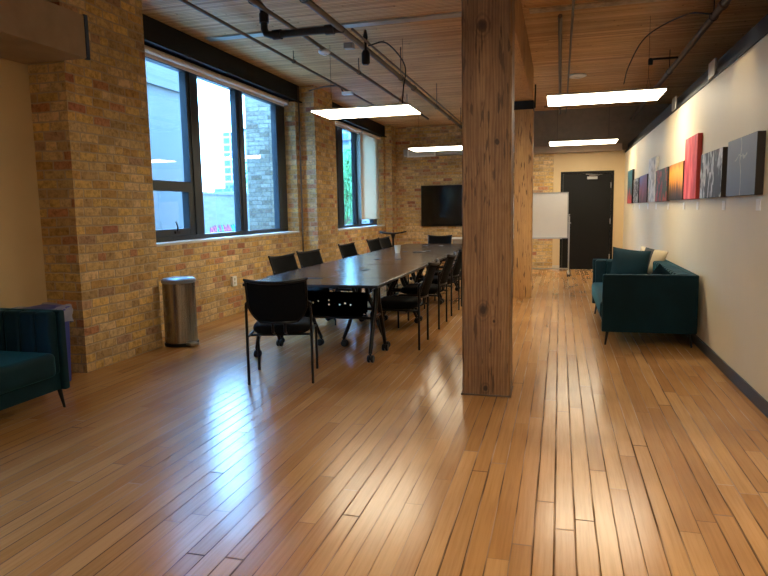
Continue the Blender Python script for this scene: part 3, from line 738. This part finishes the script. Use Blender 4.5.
sf.location = (.885, 7.82, 0); sf.rotation_euler = (0, 0, -PI/2)       # front (-y) turned to -x
dup(sf, (-3.965, 2.80, 0), PI/2, 'dark teal velvet sofa cut off at the left, beside the brick pier')
def pillow(name, loc, size, thick, rot, mat, label):
    def f(u, v, s):
        a, b_ = u*2-1, v*2-1
        k = (1-abs(a)**2.6)*(1-abs(b_)**2.6)
        x = a*size/2*(1-.07*(1-abs(b_)**2)); z = b_*size/2*(1-.07*(1-abs(a)**2))
        return Vector((x, s*thick/2*k**.55, z))
    m_ = MB(); m_.grid(lambda u, v: f(u, v, 1), 16, 16); m_.grid(lambda u, v: f(u, v, -1), 16, 16)
    bmesh.ops.remove_doubles(m_.bm, verts=m_.bm.verts, dist=.0005); bmesh.ops.recalc_face_normals(m_.bm, faces=m_.bm.faces)
    o = m_.obj(name, mat, smooth=True); o.location = loc; o.rotation_euler = rot
    return tag(o, label, 'pillow')
def stripe_mat():
    t = NT('cream cushion with dark band'); o = t.n('ShaderNodeTexCoord').outputs['Object']; sp = t.n('ShaderNodeSeparateXYZ'); t.l(o, sp.inputs[0])
    a = t.math('LESS_THAN', t.math('ABSOLUTE', t.math('ADD', sp.outputs[0], .05)), .055)
    t.l(t.mix(a, S('b9ab90'), S('3a3d42')), t.b.inputs['Base Color']); t.b.inputs['Roughness'].default_value = .9; return t.m
pillow('throw_pillow', (.86, 8.50, .665), .46, .14, (math.radians(-13), math.radians(7), 0), M_velvet, 'teal throw pillow leaning on the far arm of the sofa')
pillow('throw_pillow', (1.13, 8.68, .72), .34, .11, (math.radians(-14), math.radians(12), math.radians(-20)), stripe_mat(), 'cream pillow with a dark band behind the teal pillow on the sofa')
pillow('throw_pillow', (1.03, 7.12, .575), .36, .12, (math.radians(8), math.radians(40), math.radians(8)), M_velvet, 'small teal pillow with one corner above the near arm of the sofa')

# ------------------------------------------------------------------ bins
t = thing('pedal_bin', 'round stainless steel pedal bin against the brick wall', 'bin', (-3.985, 6.0, 0), math.radians(-25)); t.scale = (1.08, 1.08, 1.06)
MB().lathe([(0, 0), (.165, 0), (.168, .01), (.168, .035), (0, .035)], 40).obj('base_ring', M_black, t, smooth=True)
MB().lathe([(.16, .035), (.16, .65), (0, .65)], 48).obj('bin_body', M_steel, t, smooth=True)
MB().lathe([(.163, .645), (.167, .65), (.167, .675), (.15, .692), (.08, .702), (0, .704)], 48).obj('lid', plain('steel lid', S('8f9396'), .35, metal=.8), t, smooth=True)
MB().box(.13, .24, -.05, .05, .015, .045, bev=.01).obj('pedal', M_galv, t, smooth=True)
MB().box(-.185, -.155, -.05, .05, .05, .63).obj('hinge_strip', M_black, t, bevel=.006)
t = thing('recycling_bin', 'slim blue recycling bin squeezed between sofa and brick pier', 'bin', (-4.17, 4.28, 0))
def taper(x, y, z): return Vector((x*(1-.12*(1-z/.66)), y*(1-.12*(1-z/.66)), z))
b = MB().box(-.14, .14, -.17, .17, 0, .64, bev=.02); 
for v in b.bm.verts: v.co = taper(*v.co)
b.obj('bin_body', M_bluebin, t, smooth=True)
MB().box(-.15, .15, -.18, .18, .62, .665, bev=.01).obj('rim', M_bluebin, t, smooth=True)
bg_ = MB().grid(lambda u, v: Vector(((.155+.008*math.sin(u*40+v*9))*math.copysign(min(1, abs(math.cos(u*2*PI))*1.5), math.cos(u*2*PI)), (.185+.008*math.sin(u*33))*math.copysign(min(1, abs(math.sin(u*2*PI))*1.5), math.sin(u*2*PI)), .67-.15*v+.012*math.sin(u*25))), 60, 6)
bg_.obj('bin_liner', M_bag, t, smooth=True)

# ------------------------------------------------------------------ television and back wall furniture
t = thing('television', 'large black flat television on the brick back wall', 'television', (-2.61, YB2-.005, 1.52))
MB().box(-.945, .945, -.075, -.035, -.535, .535).obj('bezel', M_black, t, bevel=.006)
MB().box(-.932, .932, -.079, -.074, -.52, .525).obj('screen', M_tv, t)
MB().box(-.3, .3, -.035, 0, -.2, .2).obj('wall_bracket', M_black, t)
t = thing('console_cabinet', 'low white topped console below the television, mostly behind the post', 'cabinet', (-1.9, 16.42, 0))
MB().box(-.75, .75, -.22, .22, .02, .66).obj('body', M_darkwall, t, bevel=.004)
MB().box(-.78, .78, -.24, .24, .66, .70).obj('top', M_white, t, bevel=.004)
for s in (-1, 1): MB().box(*sorted((s*.02, s*.73)), -.235, -.221, .05, .63).obj('door', M_darkwall, t, bevel=.003)
t = thing('bar_stool', 'black flat topped stool on a single pole in the back corner', 'stool', (-3.55, 13.6, 0))
def st(u, v):
    a = u*2*PI; r = v*.24
    return Vector((r*1.25*math.cos(a), r*.8*math.sin(a), .93+.035*(math.cos(a)**2)*v*v*1.2))
MB().grid(st, 30, 8, .03).obj('seat', M_black, t, smooth=True)
MB().tube([(0,0,.03), (0,0,.92)], [.028, .022], 14).lathe([(.022, .80), (.05, .88), (.07, .925), (0, .925)], 16).obj('pole', M_black, t, smooth=True)
MB().lathe([(0, 0), (.2, 0), (.2, .012), (.05, .035), (0, .035)], 30).obj('base', M_black, t, smooth=True)
MB().tube([(.12*math.cos(k*PI/8), .12*math.sin(k*PI/8), .3) for k in range(17)], .01, 8, cap=False).tube([(-.12, 0, .3), (.12, 0, .3)], .009, 8).obj('footrest', M_black, t, smooth=True)

# whiteboard
t = thing('whiteboard', 'white rolling whiteboard standing in front of the black door', 'whiteboard', (-.45, 13.7, 0))
MB().box(-.62, .60, -.012, .012, .80, 1.72).obj('board', M_whiteboard, t)
fb = MB(); fb.box(-.64, .62, -.018, .018, 1.715, 1.735).box(-.64, .62, -.018, .018, .785, .803).box(-.64, -.62, -.018, .018, .785, 1.735).box(.60, .62, -.018, .018, .785, 1.735)
fb.obj('board_frame', M_alu, t)
MB().box(-.5, .5, -.07, -.018, .775, .79).obj('pen_tray', M_alu, t)
for s in (-1, 1):
    x = s*.64
    lg = MB().box(x-.014, x+.014, -.014, .014, .08, 1.28).box(x-.018, x+.018, -.28, .28, .06, .09).obj('leg', M_alu, t)
    for q in (-1, 1): caster_mb(x, q*.26).obj('caster', M_black, lg, smooth=True)
    MB().lathe([(0, 0), (.02, 0), (.02, .03), (0, .03)], 14, Matrix.Translation((x, 0, 1.25)) @ Matrix.Rotation(PI/2*s, 4, 'Y')).obj('tilt_knob', M_black, lg, smooth=True)
MB().box(-.64, .64, -.012, .012, .14, .165).obj('lower_rail', M_alu, t)
tag(MB().box(-.76, -.64, 13.62, 13.65, .7905, .815).obj('whiteboard_eraser', M_black, bevel=.004), 'black eraser on the tray of the whiteboard', 'eraser')

# outlet
t = thing('wall_outlet', 'white outlet box on the brick wall below the near window', 'outlet', (XL+.002, 7.98, .47))
MB().box(0, .035, -.06, .06, -.07, .07).obj('box', M_white, t, bevel=.004)
MB().box(.035, .038, -.02, .02, -.045, -.01).box(.035, .038, -.02, .02, .01, .045).obj('socket', M_sill, t)

# ------------------------------------------------------------------ pictures on the right wall
def art(name, fn):
    t = NT(name); o = t.n('ShaderNodeTexCoord').outputs['Object']; sp = t.n('ShaderNodeSeparateXYZ'); t.l(o, sp.inputs[0])
    c = fn(t, sp.outputs[1], sp.outputs[2], o); t.l(c, t.b.inputs['Base Color']); t.b.inputs['Roughness'].default_value = .55; return t.m
def stretch(t, o, sy, sz, sc, det=4):
    mp = t.n('ShaderNodeMapping'); mp.inputs['Scale'].default_value = (1, sy, sz); t.l(o, mp.inputs[0]); return t.noise(mp.outputs[0], sc, det, .6)
def a_grey(t, y, z, o):
    base = t.ramp(t.maprange(z, -.23, .23, 0, 1), [(0, S('5d6c80')), (1, S('7e8791'))])
    f = t.noise(o, 6, 3); ax = t.math('ADD', y, t.math('MULTIPLY', t.math('SUBTRACT', f, .5), .16))
    stem = t.math('LESS_THAN', t.math('ABSOLUTE', ax), .010)
    arm = t.math('MULTIPLY', t.math('LESS_THAN', t.math('ABSOLUTE', t.math('SUBTRACT', t.math('ADD', z, t.math('MULTIPLY', t.math('SUBTRACT', f, .5), .2)), .07)), .006), t.math('LESS_THAN', t.math('ABSOLUTE', y), .17))
    return t.mix(t.math('MULTIPLY', t.math('MAXIMUM', stem, arm), .7), base, S('b4b6b4'))
def a_bw(t, y, z, o):
    f = stretch(t, o, 1.3, .55, 5, 3)
    return t.ramp(f, [(.38, S('202329')), (.45, S('34383e')), (.48, S('cfcfcb')), (.55, S('a8aaac')), (.60, S('2b2e33'))])
def a_red(t, y, z, o):
    f = stretch(t, o, 1, .3, 8); return t.ramp(f, [(.35, S('b92c33')), (.5, S('e0474a')), (.65, S('f0807a'))])
def a_orange(t, y, z, o):
    f = stretch(t, o, 3, .35, 5); k = t.math('ADD', t.maprange(z, -.22, .2, 0, .7), t.math('MULTIPLY', f, .55))
    return t.ramp(k, [(.32, S('1c1a18')), (.5, S('6a3c16')), (.64, S('d98a22')), (.85, S('f2ae45')), (1, S('c9742a'))])
def a_dark(t, y, z, o):
    f = t.noise(o, 6, 4); return t.ramp(f, [(.36, S('1f3a3e')), (.48, S('2c4a4a')), (.53, S('a8434a')), (.62, S('6b2c38'))])
def a_white(t, y, z, o):
    f = t.noise(o, 9, 4); return t.ramp(f, [(.35, S('8c8a86')), (.5, S('c9c4bb')), (.65, S('e0dcd2'))])
def a_purple(t, y, z, o):
    f = t.noise(o, 4, 4); k = t.math('ADD', t.math('MULTIPLY', f, .6), t.maprange(z, -.2, .2, 0, .5)); return t.ramp(k, [(.3, S('4c2a34')), (.5, S('8a4a5a')), (.8, S('6c6a94'))])
def a_bw2(t, y, z, o):
    f = t.noise(o, 9, 3); return t.ramp(f, [(.45, S('1b1c20')), (.53, S('c9c7c4')), (.6, S('2a2b30'))])
def a_teal(t, y, z, o):
    f = t.noise(o, 5, 4); k = t.math('ADD', t.math('MULTIPLY', f, .7), t.maprange(z, -.3, .3, .3, -.1)); return t.ramp(k, [(.3, S('1f5560')), (.5, S('2a444c')), (.6, S('a83a3c'))])
M_side = plain('dark canvas side', S('231b16'), .7); M_sidered = plain('red canvas side', S('c8433a'), .6)
cards = plain('white card', S('efece4'), .7)
nm_cap = {'grey': 'nearest full picture, the grey blue one', 'monochrome': 'black and white picture of pale figures', 'red': 'tall red picture', 'orange': 'orange picture', 'dark red': 'dark teal and red picture beside the orange one', 'white': 'tall whitish picture', 'purple': 'purple picture', 'small monochrome': 'second picture from the far end', 'teal': 'farthest picture by the door', 'violet': 'picture cut off at the right edge'}
pics = [
 ('grey', a_grey, 5.02, 5.82, 1.485, 1.925, .055, M_side, 'grey blue canvas with a pale thin line figure, nearest full picture', 0),
 ('monochrome', a_bw, 6.02, 6.88, 1.485, 1.905, .05, M_side, 'black and white canvas of pale figures, right of the tall red one', 0),
 ('red', a_red, 7.1, 7.76, 1.485, 2.14, .045, M_sidered, 'tall red canvas, the tallest picture of the row', 0),
 ('orange', a_orange, 7.86, 8.80, 1.485, 1.92, .04, M_side, 'glowing orange and brown canvas left of the tall red one', 0),
 ('dark red', a_dark, 8.96, 9.98, 1.48, 1.92, .04, M_side, 'dark teal and red canvas between the orange and the tall white one', 0),
 ('white', a_white, 10.05, 10.80, 1.48, 2.14, .04, None, 'tall narrow whitish canvas in the far half of the row', 0),
 ('purple', a_purple, 10.95, 11.95, 1.48, 1.93, .04, M_side, 'purple and maroon canvas left of the tall whitish one', 0),
 ('small monochrome', a_bw2, 12.1, 12.86, 1.48, 1.92, .04, M_side, 'narrow looking black and white canvas, second from the far end', 0),
 ('teal', a_teal, 13.15, 13.99, 1.48, 2.13, .04, M_side, 'teal and red canvas at the far end of the row by the door', 0),
 ('violet', a_purple, 4.0, 4.66, 1.55, 1.80, .04, M_side, 'small dark picture cut off at the right edge of the photo', 0)]
for (nm, fn, ya, yb, za, zb_, th, sm, lb, _) in pics:
    M_ = art(nm+' painting', fn); yc, zc = (ya+yb)/2, (za+zb_)/2
    t = thing('canvas_picture', lb, 'picture', (XR, yc, zc), 0)
    MB().box(-th, -.001, -(yb-ya)/2, (yb-ya)/2, -(zb_-za)/2, (zb_-za)/2).obj('canvas', sm or M_, t, bevel=.003)
    MB().box(-th-.0015, -th+.001, -(yb-ya)/2+.003, (yb-ya)/2-.003, -(zb_-za)/2+.003, (zb_-za)/2-.003).obj('painting', M_, t)
    tag(MB().box(XR-.006, XR-.0005, ya+.04, ya+.14, za-.11, za-.03).obj('picture_caption', cards), 'white caption card under the ' + ' '.join(nm_cap[nm].split()), 'card')

# ------------------------------------------------------------------ outside the windows
struct(MB().box(-90, -12.3, -30, 160, -3.2, -3).box(-12.24, -4.95, -30, 60, -3.2, .05).obj('ground', M_bounce_yard))  # unseen near yard, raised and pale to bounce daylight up to the ceiling
t = thing('stucco_building', 'pale grey stucco building close outside the near window', 'building', (-10, 4, -3))
MB().box(-1.5, 1, -14, 10.45, 0, 9.5).obj('wall', M_stucco, t)
MB().box(1, 1.10, -14, 10.45, 7.35, 7.5).box(-1.5, 1.14, -14, 10.45, 9.5, 9.62).obj('cornice', M_stucco, t)
t = thing('low_wall', 'low grey wall with graffiti across the yard outside', 'wall', (-12, 24, -3))
MB().box(-.25, 0, -6, 9, 0, 5.1).obj('wall_body', M_concrete, t)
MB().box(-.32, .06, -6, 9, 5.1, 5.18).obj('coping', M_concrete, t)
rg = random.Random(3); gm = {0: MB(), 1: MB(), 2: MB()}
y = -3.85
while y < -1.2:
    k = rg.choice((0, 1, 2)); wd = rg.uniform(.12, .26); z = 3.62+rg.uniform(-.05, .05)
    gm[k].tube([(.012, y, z), (.012, y+wd*.3, z+.32), (.012, y+wd*.7, z+.28), (.012, y+wd, z+.02)], .035, 6).tube([(.012, y+wd*.2, z+.14), (.012, y+wd*.8, z+.16)], .03, 6)
    y += wd*.85
for k, mt in ((0, M_pink), (1, M_cyan), (2, M_red)): gm[k].obj('graffiti', mt, t)
t = tag(MB().box(-6.05, -4.95, 11.7, 12.3, -3, 9).obj('brick_wing', M_outbrick), 'pale brick wing of the building outside the near window', 'building')
t = thing('apartment_tower', 'distant white gridded apartment tower seen through the near window', 'building', (-70, 146, -3))
MB().box(-6, 6, -11, 9, 0, 23).obj('facade', M_tower, t); MB().box(-5, 3, -8, 5, 23, 24.2).obj('roof_plant', M_concrete, t)
t = thing('office_block', 'low dark block at the foot of the distant tower', 'building', (-52, 95.6, -3))
MB().box(-2, 2, -3, 5, 0, 8.4).obj('facade', M_tower2, t); MB().box(-1, 1, -1, 2, 8.4, 9.3).obj('roof_plant', M_tower2, t)
t = thing('glass_tower', 'taller blue glass tower beside the white gridded tower', 'building', (-55, 119, -3))
MB().box(-4, 4, -1.5, 14, 0, 27).obj('facade', M_tower2, t); MB().box(-3, 3, 1, 8, 27, 28.5).obj('roof_plant', M_concrete, t)
t = thing('balcony_building', 'blue grey apartment building behind the tree outside the far window', 'building', (-24, 78, -3))
MB().box(-6, 4, -6, 6, 0, 14).obj('facade', M_tower3, t)
bb = MB()
for k in range(7): bb.box(-4, 2, -6.9, -6, 1.2+k*1.9, 1.35+k*1.9)
bb.obj('balconies', M_concrete, t)
def tree(x, y, h, r, label, seed, n=2600, zg=.05):
    rg = random.Random(seed)
    t = thing('leafy_tree', label, 'tree', (x, y, zg))
    tr = MB().tube([(0,0,0), (.1,0,h*.3), (0,.1,h*.6), (.05,0,h*.9)], [.16,.13,.09,.03], 10)
    for k in range(8):
        a = k*2.4; z = h*(.35+.06*k); tr.tube([(0,0,z), (math.cos(a)*r*.35, math.sin(a)*r*.35, z+.5), (math.cos(a)*r*.7, math.sin(a)*r*.7, z+.8)], [.05,.03,.012], 6)
    tr.obj('trunk', M_bark, t, smooth=True)
    b = bmesh.new()
    for _ in range(n):
        a = rg.uniform(0, 2*PI); cz = rg.uniform(-1, 1); rr = rg.random()**.4; q = math.sqrt(1-cz*cz)
        p = Vector((q*math.cos(a)*rr*r, q*math.sin(a)*rr*r, h*.62+cz*rr*h*.42))
        R_ = Euler((rg.uniform(0,6), rg.uniform(0,6), rg.uniform(0,6))).to_matrix(); s = rg.uniform(.07, .15)
        vs = [b.verts.new(p + R_ @ Vector(v)*s) for v in ((-1,0,0), (0,-.45,.1), (1.1,0,0), (0,.45,.1))]
        b.faces.new(vs)
    mb = MB(); mb.join(b); mb.obj('foliage', M_leaf, t)
tree(-8.9, 26.0, 3.9, 1.6, 'green leafy tree outside the far window', 1)
tree(-9.8, 30.6, 4.2, 1.6, 'second green tree outside, behind the leafy tree', 2)
tree(-15.5, 31.5, 7.4, 1.3, 'small green tree beyond the low graffiti wall', 5, 1500, -3)
